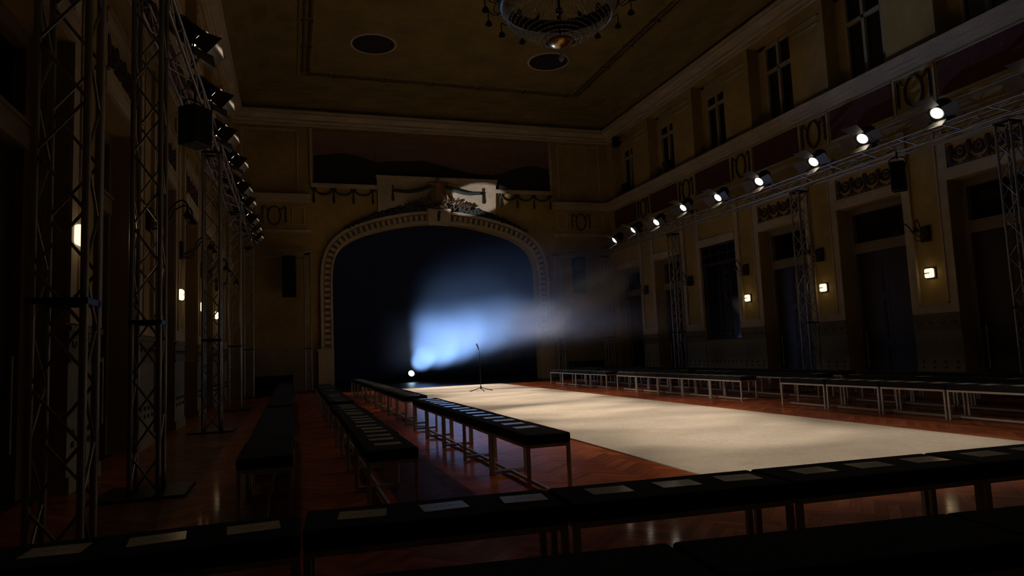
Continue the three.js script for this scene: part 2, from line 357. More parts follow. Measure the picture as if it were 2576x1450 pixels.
for (const s of [1, -1]) for (const c of openings) if (c > 5 && c < 26.5) upperWindow(s, c, s > 0 && c > 19);
for (const s of [1, -1]) {                                  // openings out of the picture: plain closed recesses
  const X = sideX(s), g = [];
  for (const c of openings) { if (c < (s > 0 ? 6 : 4)) g.push(box(X(-0.5), X(-0.4), 0, OT, c - OH, c + OH)); if (c <= 5 || c >= 26.5) g.push(box(X(-0.5), X(-0.4), UB, UT, c - UH, c + UH)); }
  const o = struct(s > 0 ? 'wall_right_infill' : 'wall_left_infill', g, M.wall);
  o.name = s > 0 ? 'wall_right_infill' : 'wall_left_infill';
}
{ // mirror bay on the right wall: dado, tall mirror, small-paned light over it
  const X = sideX(1), b = (u0, u1, v0, v1, w0, w1) => box(X(w0), X(w1), v0, v1, u0, u1), c = 19.365;
  const inf = struct('wall_right_mirror_bay', [b(c - OH, c + OH, 0, 1.3, -0.5, 0.0), b(c - OH, c + OH, 1.3, OT, -0.5, -0.12)], M.dado);
  const studs = []; for (let i = 0; i < 9; i++) { const st = new THREE.CylinderGeometry(0.028, 0.034, 0.02, 8); st.rotateZ(Math.PI / 2); st.translate(X(0.01), 0.58, -(c - 0.9 + i * 0.225)); studs.push(st); }
  obj('dado_rosettes', studs, M.stud, inf);
  const w = new THREE.Group(); w.name = 'window_' + (++winN); w.userData.kind = 'structure'; scene.add(w);
  const gr = [b(c - OH, c + OH, 3.86, 3.93, -0.12, -0.03), b(c - OH, c + OH, 4.47, OT, -0.12, -0.03), b(c - OH, c + OH, 4.18, 4.22, -0.12, -0.05)];
  for (let i = 0; i <= 4; i++) gr.push(b(c - OH + i * 0.49, c - OH + i * 0.49 + 0.04, 3.86, OT, -0.12, -0.05));
  obj('window_frame', gr, std(0x2c2118, 0.6), w);
  for (let i = 0; i < 4; i++) for (const [v0, v1] of [[3.93, 4.18], [4.22, 4.47]]) obj('pane', [b(c - OH + i * 0.49 + 0.04, c - OH + i * 0.49 + 0.49, v0, v1, -0.1, -0.09)], M.nightGlass, w);
  const m = thing('wall_mirror', 'tall dark wall mirror reflecting the truss and blue glow', 'mirror', P(XR, 1.3, c));
  const loc = (u0, u1, v0, v1, w0, w1) => { const q = b(u0, u1, v0, v1, w0, w1); q.translate(-XR, -1.3, c); return q; };
  obj('glass', [loc(c - 0.97, c + 0.97, 1.34, 3.84, -0.115, -0.08)], M.mirror, m);
  obj('frame', [loc(c - 1.0, c - 0.97, 1.3, 3.86, -0.12, -0.06), loc(c + 0.97, c + 1.0, 1.3, 3.86, -0.12, -0.06), loc(c - 1.0, c + 1.0, 1.3, 1.34, -0.12, -0.06), loc(c - 0.97, c + 0.97, 3.84, 3.86, -0.12, -0.06)], std(0x20180f, 0.6), m);
}

// back wall with the stage arch
const half = [[4.28, 0], [4.28, 2.2], [4.28, 4.3], [4.2, 4.98], [3.97, 5.48], [3.4, 5.92], [2.6, 6.22], [1.6, 6.46], [0.8, 6.58], [0, 6.62]];
function archPath(off) {                                     // points up the left side, over and down the right, offset outward
  const pts = [];
  const c = new THREE.CatmullRomCurve3(half.slice(2).map(([a, y]) => V3(a, y, 0)), false, 'centripetal');
  const q = [V3(4.28, 0, 0), V3(4.28, 1.5, 0), V3(4.28, 3.0, 0), ...c.getPoints(36)];
  const right = q.map((p, i) => {
    const a = q[Math.max(0, i - 1)], e = q[Math.min(q.length - 1, i + 1)], t = V3().subVectors(e, a).normalize();
    let n = V3(t.y, -t.x, 0); if (i < 3) n = V3(1, 0, 0); if (i === q.length - 1) n = V3(0, 1, 0);
    return V3(p.x + n.x * off, p.y + n.y * off, 0);
  });
  for (const p of right) pts.push(new THREE.Vector2(XC + p.x, p.y));
  for (let i = right.length - 2; i >= 0; i--) pts.push(new THREE.Vector2(XC - right[i].x, right[i].y));
  return pts;                                                // right foot -> apex -> left foot
}
const ext = (shape, d0, d1) => { const g = new THREE.ExtrudeGeometry(shape, { depth: d1 - d0, bevelEnabled: false, curveSegments: 24 }); g.translate(0, 0, -d1); return metreUV(g); };
const wallBack = (() => {
  const sh = new THREE.Shape(); const inner = archPath(0);
  sh.moveTo(XL - 0.7, 0); sh.lineTo(XL - 0.7, HC); sh.lineTo(XR + 0.7, HC); sh.lineTo(XR + 0.7, 0); sh.lineTo(inner[0].x, 0);
  for (const p of inner) sh.lineTo(p.x, p.y);
  sh.lineTo(inner.at(-1).x, 0); sh.lineTo(XL - 0.7, 0);
  return struct('wall_back', [ext(sh, DB, DB + 0.6)], M.wall);
})();
{
  const band = (o0, o1, d0, d1) => { const a = archPath(o1), i = archPath(o0).reverse(), sh = new THREE.Shape(); sh.moveTo(a[0].x, a[0].y); for (const p of a) sh.lineTo(p.x, p.y); for (const p of i) sh.lineTo(p.x, p.y); sh.closePath(); return ext(sh, d0, d1); };
  const arch = obj('stage_arch', [band(0.0, 0.40, DB - 0.10, DB), band(0.0, 0.07, DB - 0.13, DB - 0.1), band(0.34, 0.46, DB - 0.16, DB)], M.cream, wallBack);
  obj('arch_line', [band(0.315, 0.335, DB - 0.108, DB - 0.1)], M.ornament, arch);
  // coffers along the arch
  const mid = archPath(0.2), len = [0]; for (let i = 1; i < mid.length; i++) len.push(len[i - 1] + mid[i].distanceTo(mid[i - 1]));
  const total = len.at(-1), N = 88, cg = new RoundedBoxGeometry(0.1, 0.2, 0.03, 1, 0.012);
  for (let k = 0; k < N; k++) {
    const t = (k + 0.5) / N * total; let i = 1; while (len[i] < t) i++;
    const f = (t - len[i - 1]) / (len[i] - len[i - 1]), p = mid[i - 1].clone().lerp(mid[i], f), dir = mid[i].clone().sub(mid[i - 1]);
    if (p.y < 1.55 || Math.abs(p.x - XC) < 0.55) continue;
    const o = obj('coffer', cg, M.ornamentLight, arch); o.material = coffers(); o.position.set(p.x, p.y, -(DB - 0.105)); o.rotation.z = Math.atan2(dir.y, dir.x);
  }
  // keystone with its console
  const key = obj('keystone', [box(XC - 0.47, XC + 0.47, 6.56, 7.16, DB - 0.24, DB), box(XC - 0.5, XC + 0.5, 7.08, 7.16, DB - 0.28, DB), box(XC - 0.42, XC + 0.42, 6.5, 6.56, DB - 0.2, DB)], M.cream, wallBack);
  obj('console', [ball(P(XC, 7.0, DB - 0.27), 0.07), ball(P(XC - 0.02, 6.85, DB - 0.26), 0.06, 1, 1.8, 1), ball(P(XC - 0.03, 6.7, DB - 0.25), 0.045, 1, 1.4, 1)], M.ornament, key);
  // plinths of the arch
  obj('plinth', [box(XC - 4.86, XC - 4.27, 0, 1.5, DB - 0.2, DB), box(XC - 4.9, XC - 4.27, 1.5, 1.58, DB - 0.24, DB)], M.cream, wallBack);
  obj('plinth', [box(XC + 4.27, XC + 4.86, 0, 1.5, DB - 0.2, DB), box(XC + 4.27, XC + 4.9, 1.5, 1.58, DB - 0.24, DB)], M.cream, wallBack);
  // green garland lying along the top of the arch
  const g = [];
  for (const sd of [-1, 1]) {
    const inner = archPath(0.44).filter((p) => sd * (p.x - XC) > 0.45 && sd * (p.x - XC) < 3.75 && p.y > 5).sort((p, q) => sd * (p.x - q.x)), sh = new THREE.Shape();
    inner.forEach((p, i) => (i ? sh.lineTo(p.x, p.y) : sh.moveTo(p.x, p.y)));
    for (let i = inner.length - 1; i >= 0; i--) { const a = Math.abs(inner[i].x - XC); sh.lineTo(inner[i].x + sd * 0.05, inner[i].y + 0.05 + 0.27 * (1 - THREE.MathUtils.smoothstep(a, 1.6, 3.8))); }
    sh.closePath(); g.push(ext(sh, DB - 0.12, DB - 0.001));
    for (const p of inner) for (let j = 0; j < 7; j++) { const a = Math.abs(p.x - XC), k = 1 - THREE.MathUtils.smoothstep(a, 1.6, 3.8); g.push(ball(P(p.x + rr(-0.12, 0.12), p.y + 0.04 + rr(0, 0.26) * k, DB - 0.12), rr(0.05, 0.08), 1.4, 0.9, 0.7, 6, 4)); }
  }
  const gar = obj('garland', g, M.garland, wallBack); gar.userData.kind = 'stuff';
  // attic: stepped ledge, swags, raised centre block
  obj('attic_ledge', [box(0.74, 3.3, 7.93, 8.08, DB - 0.14, DB), box(0.74, 3.3, 8.02, 8.08, DB - 0.18, DB)], M.cream, wallBack);
  obj('attic_ledge', [box(8.3, 10.86, 7.93, 8.08, DB - 0.14, DB), box(8.3, 10.86, 8.02, 8.08, DB - 0.18, DB)], M.cream, wallBack);
  const pl = archPath(0.5).filter((p) => p.x > 3.3 && p.x < 8.3);
  const ps = new THREE.Shape(); ps.moveTo(3.3, 8.26); ps.lineTo(8.3, 8.26); for (const p of pl) ps.lineTo(p.x, p.y); ps.closePath();
  const block = obj('attic_block', [ext(ps, DB - 0.12, DB), box(3.28, 8.32, 8.26, 8.48, DB - 0.2, DB), box(3.24, 8.36, 8.42, 8.48, DB - 0.24, DB)], M.cream, wallBack);
  const swag = (x0, x1) => tube([P(x0, 7.86, DB - 0.04), P((x0 + x1) / 2 - 0.15, 7.68, DB - 0.05), P((x0 + x1) / 2 + 0.15, 7.68, DB - 0.05), P(x1, 7.86, DB - 0.04)], 0.035, 14, 6);
  const drop = (x, y0, y1) => [lathe([[0.005, y0], [0.03, y0 - 0.05], [0.02, y0 - 0.12], [0.045, y1 + 0.12], [0.05, y1 + 0.08], [0.005, y1]], 8).translate(x, 0, -(DB - 0.05))];
  for (const [a, n] of [[0.85, 4], [8.5, 4]]) for (let i = 0; i < n; i++) {
    const x = a + i * 0.76;
    obj('pendant', [...drop(x, 7.88, 7.28), ball(P(x - 0.06, 7.88, DB - 0.05), 0.05), ball(P(x + 0.06, 7.88, DB - 0.05), 0.05)], M.garland, wallBack);
    if (i < n - 1) obj('swag', [swag(x, x + 0.76)], M.garland, wallBack);
  }
  for (const x of [3.92, 7.68]) obj('pendant', drop(x, 8.12, 7.42).map((q) => q.translate(0, 0, 0.12)), M.garland, block);
  // lyre with horns and flowers
  const dl = DB - 0.24, L = (x, y, z = 0) => P(XC + x, y, dl - z);
  obj('lyre', [tube([L(-0.34, 8.24), L(-0.2, 8.16), L(-0.18, 7.98), L(-0.36, 7.72), L(-0.4, 7.5), L(-0.2, 7.32), L(0, 7.28), L(0.2, 7.32), L(0.4, 7.5), L(0.36, 7.72), L(0.18, 7.98), L(0.2, 8.16), L(0.34, 8.24)], 0.045, 60, 7),
    tube([L(-0.12, 8.2), L(-0.1, 7.98), L(-0.26, 7.7), L(-0.22, 7.48), L(0, 7.38), L(0.22, 7.48), L(0.26, 7.7), L(0.1, 7.98), L(0.12, 8.2)], 0.03, 50, 6),
    rod(L(-0.4, 8.22), L(0.4, 8.22), 0.04), ball(L(0, 8.38), 0.1), ball(L(0, 8.28), 0.07), box(XC - 0.12, XC + 0.12, 7.5, 8.2, dl - 0.02, dl + 0.04)], std(0x7a6040, 0.7), block);
  for (const s of [-1, 1]) {
    const hp = [L(s * 0.35, 8.08), L(s * 0.8, 7.92), L(s * 1.25, 7.84), L(s * 1.75, 7.86)], cv = new THREE.CatmullRomCurve3(hp), hg = [];
    for (let i = 0; i < 22; i++) hg.push(ball(cv.getPoint(i / 21), 0.085 - 0.03 * Math.abs(i / 21 - 0.4), 1.4, 1, 0.8, 7, 5));
    obj('leaf_horn', hg, M.garland, block);
    const fg = [];
    for (let i = 0; i < 90; i++) { const a = rnd(), x = 0.25 + a * 1.15, q = new THREE.SphereGeometry(rr(0.03, 0.055), 6, 4); q.scale(0.55, rr(1.6, 2.4), 0.6); q.rotateZ(-s * rr(0.2, 1.5)); q.translate(XC + s * x, 7.14 + rnd() * (0.62 - 0.5 * a) + 0.04 * a, -(dl - rr(0, 0.07))); fg.push(q); }
    obj('flower_spray', fg, M.wreath, block);
  }
  obj('lyre_base', [ball(L(0, 7.24), 0.2, 1.6, 0.6, 0.7), ball(L(-0.28, 7.3), 0.1), ball(L(0.28, 7.3), 0.1)], M.wreath, block);
  // plain side bays: string course, wreath panels, framed upper panels
  for (const [x0, x1, xc] of [[XL, 0.72, -0.62], [10.9, XR, 12.2]]) {
    obj('side_bay_course', [box(x0, x1, 7.3, 7.42, DB - 0.1, DB), box(x0, x1, 7.42, 7.56, DB - 0.22, DB), box(x0, x1, 7.56, 7.61, DB - 0.25, DB), box(x0, x1, 6.12, 6.24, DB - 0.06, DB)], M.cream, wallBack);
    wreath(wallBack, (du, v, w) => P(xc + du, v, DB - w), 6.78);
    for (const k of [-1, 1]) obj('side_bay_panel', [box(xc + k * 0.88 - 0.2, xc + k * 0.88 + 0.2, 6.42, 6.46, DB - 0.03, DB), box(xc + k * 0.88 - 0.2, xc + k * 0.88 + 0.2, 7.12, 7.16, DB - 0.03, DB), box(xc + k * 0.88 - 0.24, xc + k * 0.88 - 0.2, 6.42, 7.16, DB - 0.03, DB), box(xc + k * 0.88 + 0.2, xc + k * 0.88 + 0.24, 6.42, 7.16, DB - 0.03, DB)], M.cream, wallBack);
    obj('upper_panel_frame', [box(x0 + 0.35, x1 - 0.45, 10.18, 10.24, DB - 0.04, DB), box(x0 + 0.3, x0 + 0.36, 7.8, 10.24, DB - 0.04, DB), box(x1 - 0.5, x1 - 0.44, 7.8, 10.24, DB - 0.04, DB)], M.cream, wallBack);
    obj('dado_panel', [box(x0, x1, 0, 1.58, DB - 0.03, DB), box(x0, x1, 1.58, 1.64, DB - 0.05, DB)], M.dado, wallBack);
  }
  obj('attic_pilaster', [box(0.7, 0.8, 8.08, 10.3, DB - 0.08, DB)], M.cream, wallBack);
  obj('attic_pilaster', [box(10.8, 10.9, 8.08, 10.3, DB - 0.08, DB)], M.cream, wallBack);
}
function coffers() { const cofferMats = M.coffers ??= [0x5c4a30, 0x52422a, 0x66533a].map((c) => std(c, 0.85)); return cofferMats[Math.floor(rnd() * 3)]; }

// the landscape painting over the arch, in three canvases
{
  const tex = dataTexture(512, (u, v) => {
    const ridge = 0.42 + 0.07 * Math.sin(u * 5.2 + 0.6) + 0.05 * Math.sin(u * 13 + 2) + 0.05 * (n16(u, 0.3) - 0.5) + (u < 0.25 ? 0.12 * Math.exp(-Math.pow((u - 0.13) / 0.08, 2)) : 0) + (u > 0.75 ? 0.1 * Math.exp(-Math.pow((u - 0.9) / 0.09, 2)) : 0);
    const c = n16(u * 0.5, v) * 0.5 + n64(u, v) * 0.5;
    if (v > ridge) { const k = (v - ridge) / (1 - ridge); return [96 + 26 * k + 20 * c, 74 + 24 * k + 16 * c, 62 + 8 * k + 14 * c]; }
    const k = v / ridge; return [22 + 14 * c + 10 * k, 22 + 16 * c + 4 * k, 20 + 10 * c];
  });
  tex.repeat.set(1, 1);
  const mm = std(0xffffff, 0.85, { map: tex });
  const pt = thing('wall_painting', 'wide dark landscape painting in three canvases above the stage arch', 'painting', P(XC, 8.08, DB));
  for (const [x0, x1, y0] of [[0.84, 3.3, 8.09], [3.3, 8.3, 8.49], [8.3, 10.8, 8.09]]) {
    const g = box(x0 + 0.008, x1 - 0.008, y0, 10.28, DB - 0.03, DB - 0.0012), p = g.attributes.position, uv = g.attributes.uv;
    for (let i = 0; i < p.count; i++) uv.setXY(i, (p.getX(i) - 0.84) / 9.96, (p.getY(i) - 8.09) / 2.19);
    g.translate(-XC, -8.08, DB); obj('canvas', g, mm, pt);
  }
}

// the dark stage house behind the arch
struct('floor_stage', [box(-0.6, 12.2, -0.3, 0.0, DB + 0.6, 38), box(XC - 4.27, XC + 4.27, -0.02, 0.002, DB - 0.05, DB + 0.6)], M.stageFloor);
struct('wall_stage_left', [box(-0.8, -0.6, -0.3, 9, DB + 0.6, 38)], M.drapeHazeTint);
struct('wall_stage_right', [box(12.2, 12.4, -0.3, 9, DB + 0.6, 38)], M.drapeHazeTint);
struct('wall_stage_back', [box(-0.8, 12.4, -0.3, 9, 38, 38.2)], M.drapeHazeTint);
struct('ceiling_stage', [box(-0.8, 12.4, 9, 9.2, DB + 0.6, 38.2)], M.drapeHazeTint);

// round vents in the ceiling
for (const [x, d, l] of [[2.64, 21.75, 'round dark ceiling vent left of the chandelier'], [8.83, 21.76, 'round dark ceiling vent behind the tip of the chandelier']]) {
  const v = thing('ceiling_vent', l, 'vent', P(x, HC, d), 'ceiling vents');
  const ring = new THREE.TorusGeometry(0.72, 0.05, 8, 40); ring.rotateX(Math.PI / 2); ring.scale(1, 0.6, 1);
  obj('rim', [ring], M.cream, v);
  obj('grille', [new THREE.CylinderGeometry(0.69, 0.69, 0.02, 40).translate(0, -0.012, 0)], M.vent, v);
}

// ------------------------------------------------------------------ runway carpet
{
  const c = tag(obj('runway_carpet', [box(3.53, 7.46, 0.001, 0.012, 4.55, 24.8)], M.carpet), 'long pale beige runway carpet laid down the middle of the hall', 'carpet');
  const df = tag(obj('dance_floor', [box(1.5, 10.05, 0, 0.005, 24.82, DB - 0.06)], M.stageFloor), 'black floor covering between the carpet end and the stage', 'floor covering');
}

// ------------------------------------------------------------------ benches and seat cards
const protoBench = (() => {
  const t = thing('bench', 'bench', 'bench'), w = 0.40, l = 1.10;
  obj('seat_pad', [new RoundedBoxGeometry(w, 0.085, l, 3, 0.016).translate(0, 0.4575, 0)], M.fabric, t);
  const r = 0.013, fx = w / 2 - 0.02, fz = l / 2 - 0.018;
  obj('seat_frame', [new THREE.BoxGeometry(w - 0.02, 0.026, 0.028).translate(0, 0.402, fz), new THREE.BoxGeometry(w - 0.02, 0.026, 0.028).translate(0, 0.402, -fz), new THREE.BoxGeometry(0.028, 0.026, l - 0.012).translate(fx, 0.402, 0), new THREE.BoxGeometry(0.028, 0.026, l - 0.012).translate(-fx, 0.402, 0)], M.steel, t);
  for (const a of [-1, 1]) for (const b of [-1, 1]) obj('leg', new RoundedBoxGeometry(0.03, 0.39, 0.03, 1, 0.003).translate(a * fx, 0.195, b * fz), M.steel, t);
  for (const b of [-1, 1]) obj('cross_bar', new RoundedBoxGeometry(2 * fx - 0.03, 0.028, 0.028, 1, 0.003).translate(0, 0.03, b * fz), M.steel, t);
  obj('stretcher', new RoundedBoxGeometry(0.028, 0.028, 2 * fz - 0.028, 1, 0.003).translate(0, 0.03, 0), M.steel, t);
  return t;
})();
let benchUsed = false;
function bench(x, d, turn, label, group) {
  const o = benchUsed ? dup(protoBench, label) : protoBench; benchUsed = true;
  o.userData.label = label; o.userData.category = 'bench'; o.userData.group = group;
  o.position.set(x, 0, -d); o.rotation.y = turn; return o;
}
const cardTex = (() => {
  const cv = document.createElement('canvas'); cv.width = 128; cv.height = 96; const c = cv.getContext('2d');
  c.fillStyle = '#e9e4da'; c.fillRect(0, 0, 128, 96); c.strokeStyle = '#3a342e'; c.lineWidth = 3; c.beginPath(); c.moveTo(38, 46); c.lineTo(50, 46); c.moveTo(56, 47); c.lineTo(66, 46); c.moveTo(76, 46); c.lineTo(92, 46); c.stroke();
  const t = new THREE.CanvasTexture(cv); t.colorSpace = THREE.SRGBColorSpace; return t;
})();
const cardMat = std(0xffffff, 0.2, { map: cardTex }), cardGeo = new THREE.BoxGeometry(0.21, 0.003, 0.148);
function card(x, d, turn, label, group) {
  const o = new THREE.Mesh(cardGeo, cardMat); o.name = numbered('seat_card'); o.castShadow = o.receiveShadow = true;
  o.position.set(x, 0.5018, -d); o.rotation.y = turn + rr(-0.09, 0.09); scene.add(o); return tag(o, label, 'card', group);
}
// rows down the hall: [name, x near, x far, list of groups [first depth, modules, pitch], card depths or null]
const rows = [
  ['left front row', 2.03, 2.0, [[5.95, 5, 1.118], [12.36, 10, 1.105]], 'all', Math.PI / 2],
  ['left second row', 0.72, 0.80, [[5.80, 5, 1.118], [12.1, 8, 1.09]], [5.58, 5.93, 6.25, 6.58, 6.88, 7.2, 7.52, 7.95, 8.3, 8.66, 9.0, 9.42, 9.9, 10.24, 10.56, 11.72, 12.2, 12.98, 13.45, 13.93, 15.9, 18.06, 19.9], Math.PI / 2],
  ['left back row', -0.20, -0.24, [[5.95, 5, 1.118], [12.1, 10, 1.1]], null, 0],
  ['right front row', 8.86, 8.78, [[5.55, 5, 1.125], [12.31, 5, 1.11], [18.5, 4, 1.11]], 'all', Math.PI / 2],
  ['right second row', 10.08, 10.2, [[5.3, 5, 1.12], [11.6, 4, 1.11], [16.3, 5, 1.11], [22.1, 2, 1.11]], [7.23, 8.75, 10.38, 10.75, 14.2, 14.6, 15.05, 15.6, 16.2, 21.5, 22.6], Math.PI / 2],
  ['right back row', 11.2, 11.2, [[7.2, 4, 1.12], [12.1, 1, 1.12], [13.3, 4, 1.11], [18.0, 5, 1.11]], null, 0],
];
for (const [row, xn, xf, groups, cards] of rows) {
  let n = 0, cn = 0; const mods = [];
  for (const [d0, k, pitch] of groups) for (let i = 0; i < k; i++) mods.push([d0 + i * pitch + rr(-0.006, 0.006), rr(-0.012, 0.012)]);
  const X = (d) => xn + (xf - xn) * Math.min(1, Math.max(0, (d - 6) / 17));
  const all = [];
  mods.forEach(([d, j], i) => {
    bench(X(d) + j, d, rr(-0.004, 0.004), `black padded bench with metal legs, ${i ? ord(i) + ' from the near end' : 'at the near end'} of the ${row}`, `benches of the ${row}`);
    for (const o of [-0.37, 0, 0.37]) all.push([d + o + rr(-0.03, 0.03), j]);
  });
  if (!cards) continue;
  const list = cards === 'all' ? all.filter((q, i) => !(i === 0 && row[0] === 'l')).map(([d]) => d) : cards;
  list.map((d) => { const m = mods.reduce((p, q) => (Math.abs(q[0] - d) < Math.abs(p[0] - d) ? q : p))[0]; return m + Math.min(0.42, Math.max(-0.42, d - m)); }).forEach((d, i) => card(X(d) + (row.startsWith('right') ? -0.06 : 0.0) + rr(-0.015, 0.015), d, 0, `white printed card lying on the ${row} of benches, ${i ? ord(i) + ' from its near end' : 'at its near end'}`, `cards on the ${row}`));
}
// rows across the hall, in front of the camera
const A1 = -0.062;
{
  const joints = [-1.14, 0.03, 1.2, 2.365, 3.53, 4.69];
  const zBack = (x) => (x < 0.03 ? 3.33 + 0.02 * (x + 0.6) : 3.385 - 0.066 * (x - 0.03));
  const who = ['leftmost, lost in the dark', 'second from the left', 'third from the left', 'fourth from the left', 'fifth from the left'];
  for (let i = 0; i + 1 < joints.length; i++) {
    const x = (joints[i] + joints[i + 1]) / 2, o = bench(x, zBack(x) - 0.20, Math.PI / 2 + (i ? -0.066 : 0.02), `black padded bench of the crosswise row before the runway, ${who[i]}`, 'benches of the crosswise front row');
    o.scale.z = 1.15 / 1.1;
  }
  const cx = [-0.885, -0.53, -0.165, 0.29, 0.655, 1.035, 1.47, 1.835, 2.18, 2.63, 2.99, 3.36, 3.78, 4.15, 4.5];
  cx.forEach((x, i) => card(x, zBack(x) - 0.19, i > 2 ? -0.066 : 0.02, `white printed card on the crosswise bench row before the runway, ${i ? ord(i) + ' from the left' : 'leftmost of all'}`, 'cards on the crosswise front row'));
  const j0 = [-1.1, 0.08, 1.26, 2.4, 3.55];
  const zb = (x) => 2.345 - 0.108 * x, who0 = ['leftmost', 'second from the left', 'third from the left', 'fourth from the left'];
  for (let i = 0; i + 1 < j0.length; i++) {
    const x = (j0[i] + j0[i + 1]) / 2, o = bench(x, zb(x) - 0.2, Math.PI / 2 - 0.108, `black padded bench in the dark row nearest the camera, ${who0[i]}`, 'benches of the row nearest the camera');
    o.scale.z = 1.15 / 1.1;
  }
}

// ------------------------------------------------------------------ microphone stand
{
  const t = thing('microphone_stand', 'thin straight microphone stand on a tripod foot, standing on the carpet', 'microphone stand', P(5.57, 0.008, 20.6));
  for (let k = 0; k < 3; k++) {
    const a = [2.95, 0.1, 1.45][k] + 0.12, e = V3(Math.cos(a) * 0.33, 0.015, Math.sin(a) * 0.33);
    const leg = obj('leg', [rod(V3(0, 0.11, 0), e, 0.011)], M.blackMetal, t);
    obj('rubber_foot', [rod(e, e.clone().multiplyScalar(1.1).setY(0.012), 0.016)], M.rubber, leg);
  }
  obj('hub', [rod(V3(0, 0.06, 0), V3(0, 0.16, 0), 0.024)], M.blackMetal, t);
  obj('pole', [rod(V3(0, 0.1, 0), V3(-0.005, 0.85, 0), 0.012), rod(V3(-0.005, 0.85, 0), V3(-0.012, 1.0, 0), 0.008)], M.blackMetal, t);
  obj('clutch', [rod(V3(-0.005, 0.83, 0), V3(-0.005, 0.9, 0), 0.018)], M.blackMetal, t);
  obj('gooseneck', [tube([V3(-0.012, 1.0, 0), V3(0.0, 1.12, 0), V3(-0.02, 1.24, 0), V3(-0.035, 1.3, 0)], 0.008, 16, 6)], M.blackMetal, t);
  obj('clip', [rod(V3(-0.035, 1.29, 0), V3(-0.04, 1.35, 0.0), 0.018)], M.black, t);
  const mic = tag(obj('microphone', [rod(V3(5.535, 1.335, -20.6), V3(5.49, 1.45, -20.6), 0.014, 12, 0.022)], M.blackMetal), 'black microphone clipped to the top of the thin stand', 'microphone');
  obj('mesh_head', [ball(V3(5.482, 1.47, -20.6), 0.029, 1, 1.1, 1, 14, 10)], M.steel, mic);
}

// ------------------------------------------------------------------ trusses
function trussPiece(t, a, b, u, v, w, h, step, nSides = 4) {     // square or flat truss from a to b; u, v unit vectors across
  const c = [[-1, -1], [1, -1], [1, 1], [-1, 1]].map(([i, j]) => V3().addScaledVector(u, i * w / 2).addScaledVector(v, j * h / 2));
  const L = a.distanceTo(b), n = Math.max(1, Math.round(L / step)), dir = V3().subVectors(b, a);
  for (const k of c) obj('chord', [rod(a.clone().add(k), b.clone().add(k), 0.024, 8)], M.alu, t);
  const at = (k, f) => a.clone().add(c[k % 4]).addScaledVector(dir, f), proto = new Map();
  for (let s = 0; s < nSides; s++) for (let i = 0; i < n; i++) {
    const p = at(s + (i % 2), i / n), q = at(s + ((i + 1) % 2), (i + 1) / n), o = V3().subVectors(q, p), key = o.toArray().map((e) => e.toFixed(3)).join();
    if (!proto.has(key)) proto.set(key, rod(V3(0, 0, 0), o, 0.011, 5));
    const m = obj('brace', proto.get(key), M.alu, t); m.position.copy(p);
  }
}
function tower(x, d, h, label, wx = 0.28, wd = 0.28, mid = null) {
  const t = thing('truss_tower', label, 'truss tower', P(x, 0, d), 'truss towers');
  trussPiece(t, V3(0, 0.03, 0), V3(0, h, 0), V3(1, 0, 0), V3(0, 0, 1), wx, wd, 0.36);
  obj('base_plate', [new RoundedBoxGeometry(0.75, 0.025, 0.75, 1, 0.006).translate(0, 0.0125, 0)], M.blackMetal, t);
  for (const y of [h, 1.62]) obj('end_frame', [new THREE.BoxGeometry(wx + 0.05, 0.04, 0.04).translate(0, y, wd / 2), new THREE.BoxGeometry(wx + 0.05, 0.04, 0.04).translate(0, y, -wd / 2), new THREE.BoxGeometry(0.04, 0.04, wd + 0.05).translate(wx / 2, y, 0), new THREE.BoxGeometry(0.04, 0.04, wd + 0.05).translate(-wx / 2, y, 0)], M.blackMetal, t);
  return t;
}
const TY = 5.2;
tower(-1.36, 4.9, TY - 0.14, 'aluminium truss tower nearest the camera, by the left wall');
tower(-1.33, 7.32, TY - 0.14, 'aluminium truss tower by the left wall, second from the camera', 0.24);
tower(-1.38, 13.3, TY - 0.14, 'aluminium truss tower by the left wall, third from the camera');
tower(-1.4, 18.6, TY - 0.14, 'aluminium truss tower by the left wall, fourth from the camera');
tower(-1.4, 24.4, TY - 0.14, 'aluminium truss tower in the far left corner beside the stage');
tower(12.72, 8.8, TY - 0.14, 'aluminium truss tower before the right wall at the right edge of view');
tower(12.7, 14.3, TY - 0.14, 'aluminium truss tower before the right wall, between the door and the lit wall lamp');
tower(12.74, 20.58, TY - 0.14, 'aluminium truss tower left of the tall mirror on the right wall');
tower(12.7, 25.95, TY - 0.14, 'aluminium truss tower in the far right corner beside the stage');
tower(0.55, 26.55, 5.2, 'slim truss tower close to the left side of the stage arch', 0.22, 0.22);
tower(10.72, 26.55, 5.2, 'slim truss tower close to the right side of the stage arch', 0.28, 0.22);
function spanTruss(label, a, b) {
  const t = thing('lighting_truss', label, 'truss', a.clone(), 'lighting trusses'), e = V3().subVectors(b, a), dir = e.clone().normalize(), u = V3().crossVectors(dir, V3(0, 1, 0));
  trussPiece(t, V3(0, 0, 0), e, u, V3(0, 1, 0), 0.28, 0.28, 0.5);
  return t;
}
const TL = spanTruss('long horizontal lighting truss along the left wall carrying the spotlights', P(-1.4, 5.22, 4.4), P(-1.4, 5.22, 25.4));
const TR = spanTruss('long horizontal lighting truss along the right wall carrying the spotlights', P(12.68, 5.3, 6.0), P(12.68, 5.3, 26.1));
spanTruss('short truss left of the stage arch holding the hung loudspeaker column', P(-1.6, 5.22, 26.55), P(0.66, 5.22, 26.55));
spanTruss('short truss right of the stage arch holding the hung loudspeaker column', P(10.6, 5.22, 26.55), P(12.9, 5.22, 26.55));

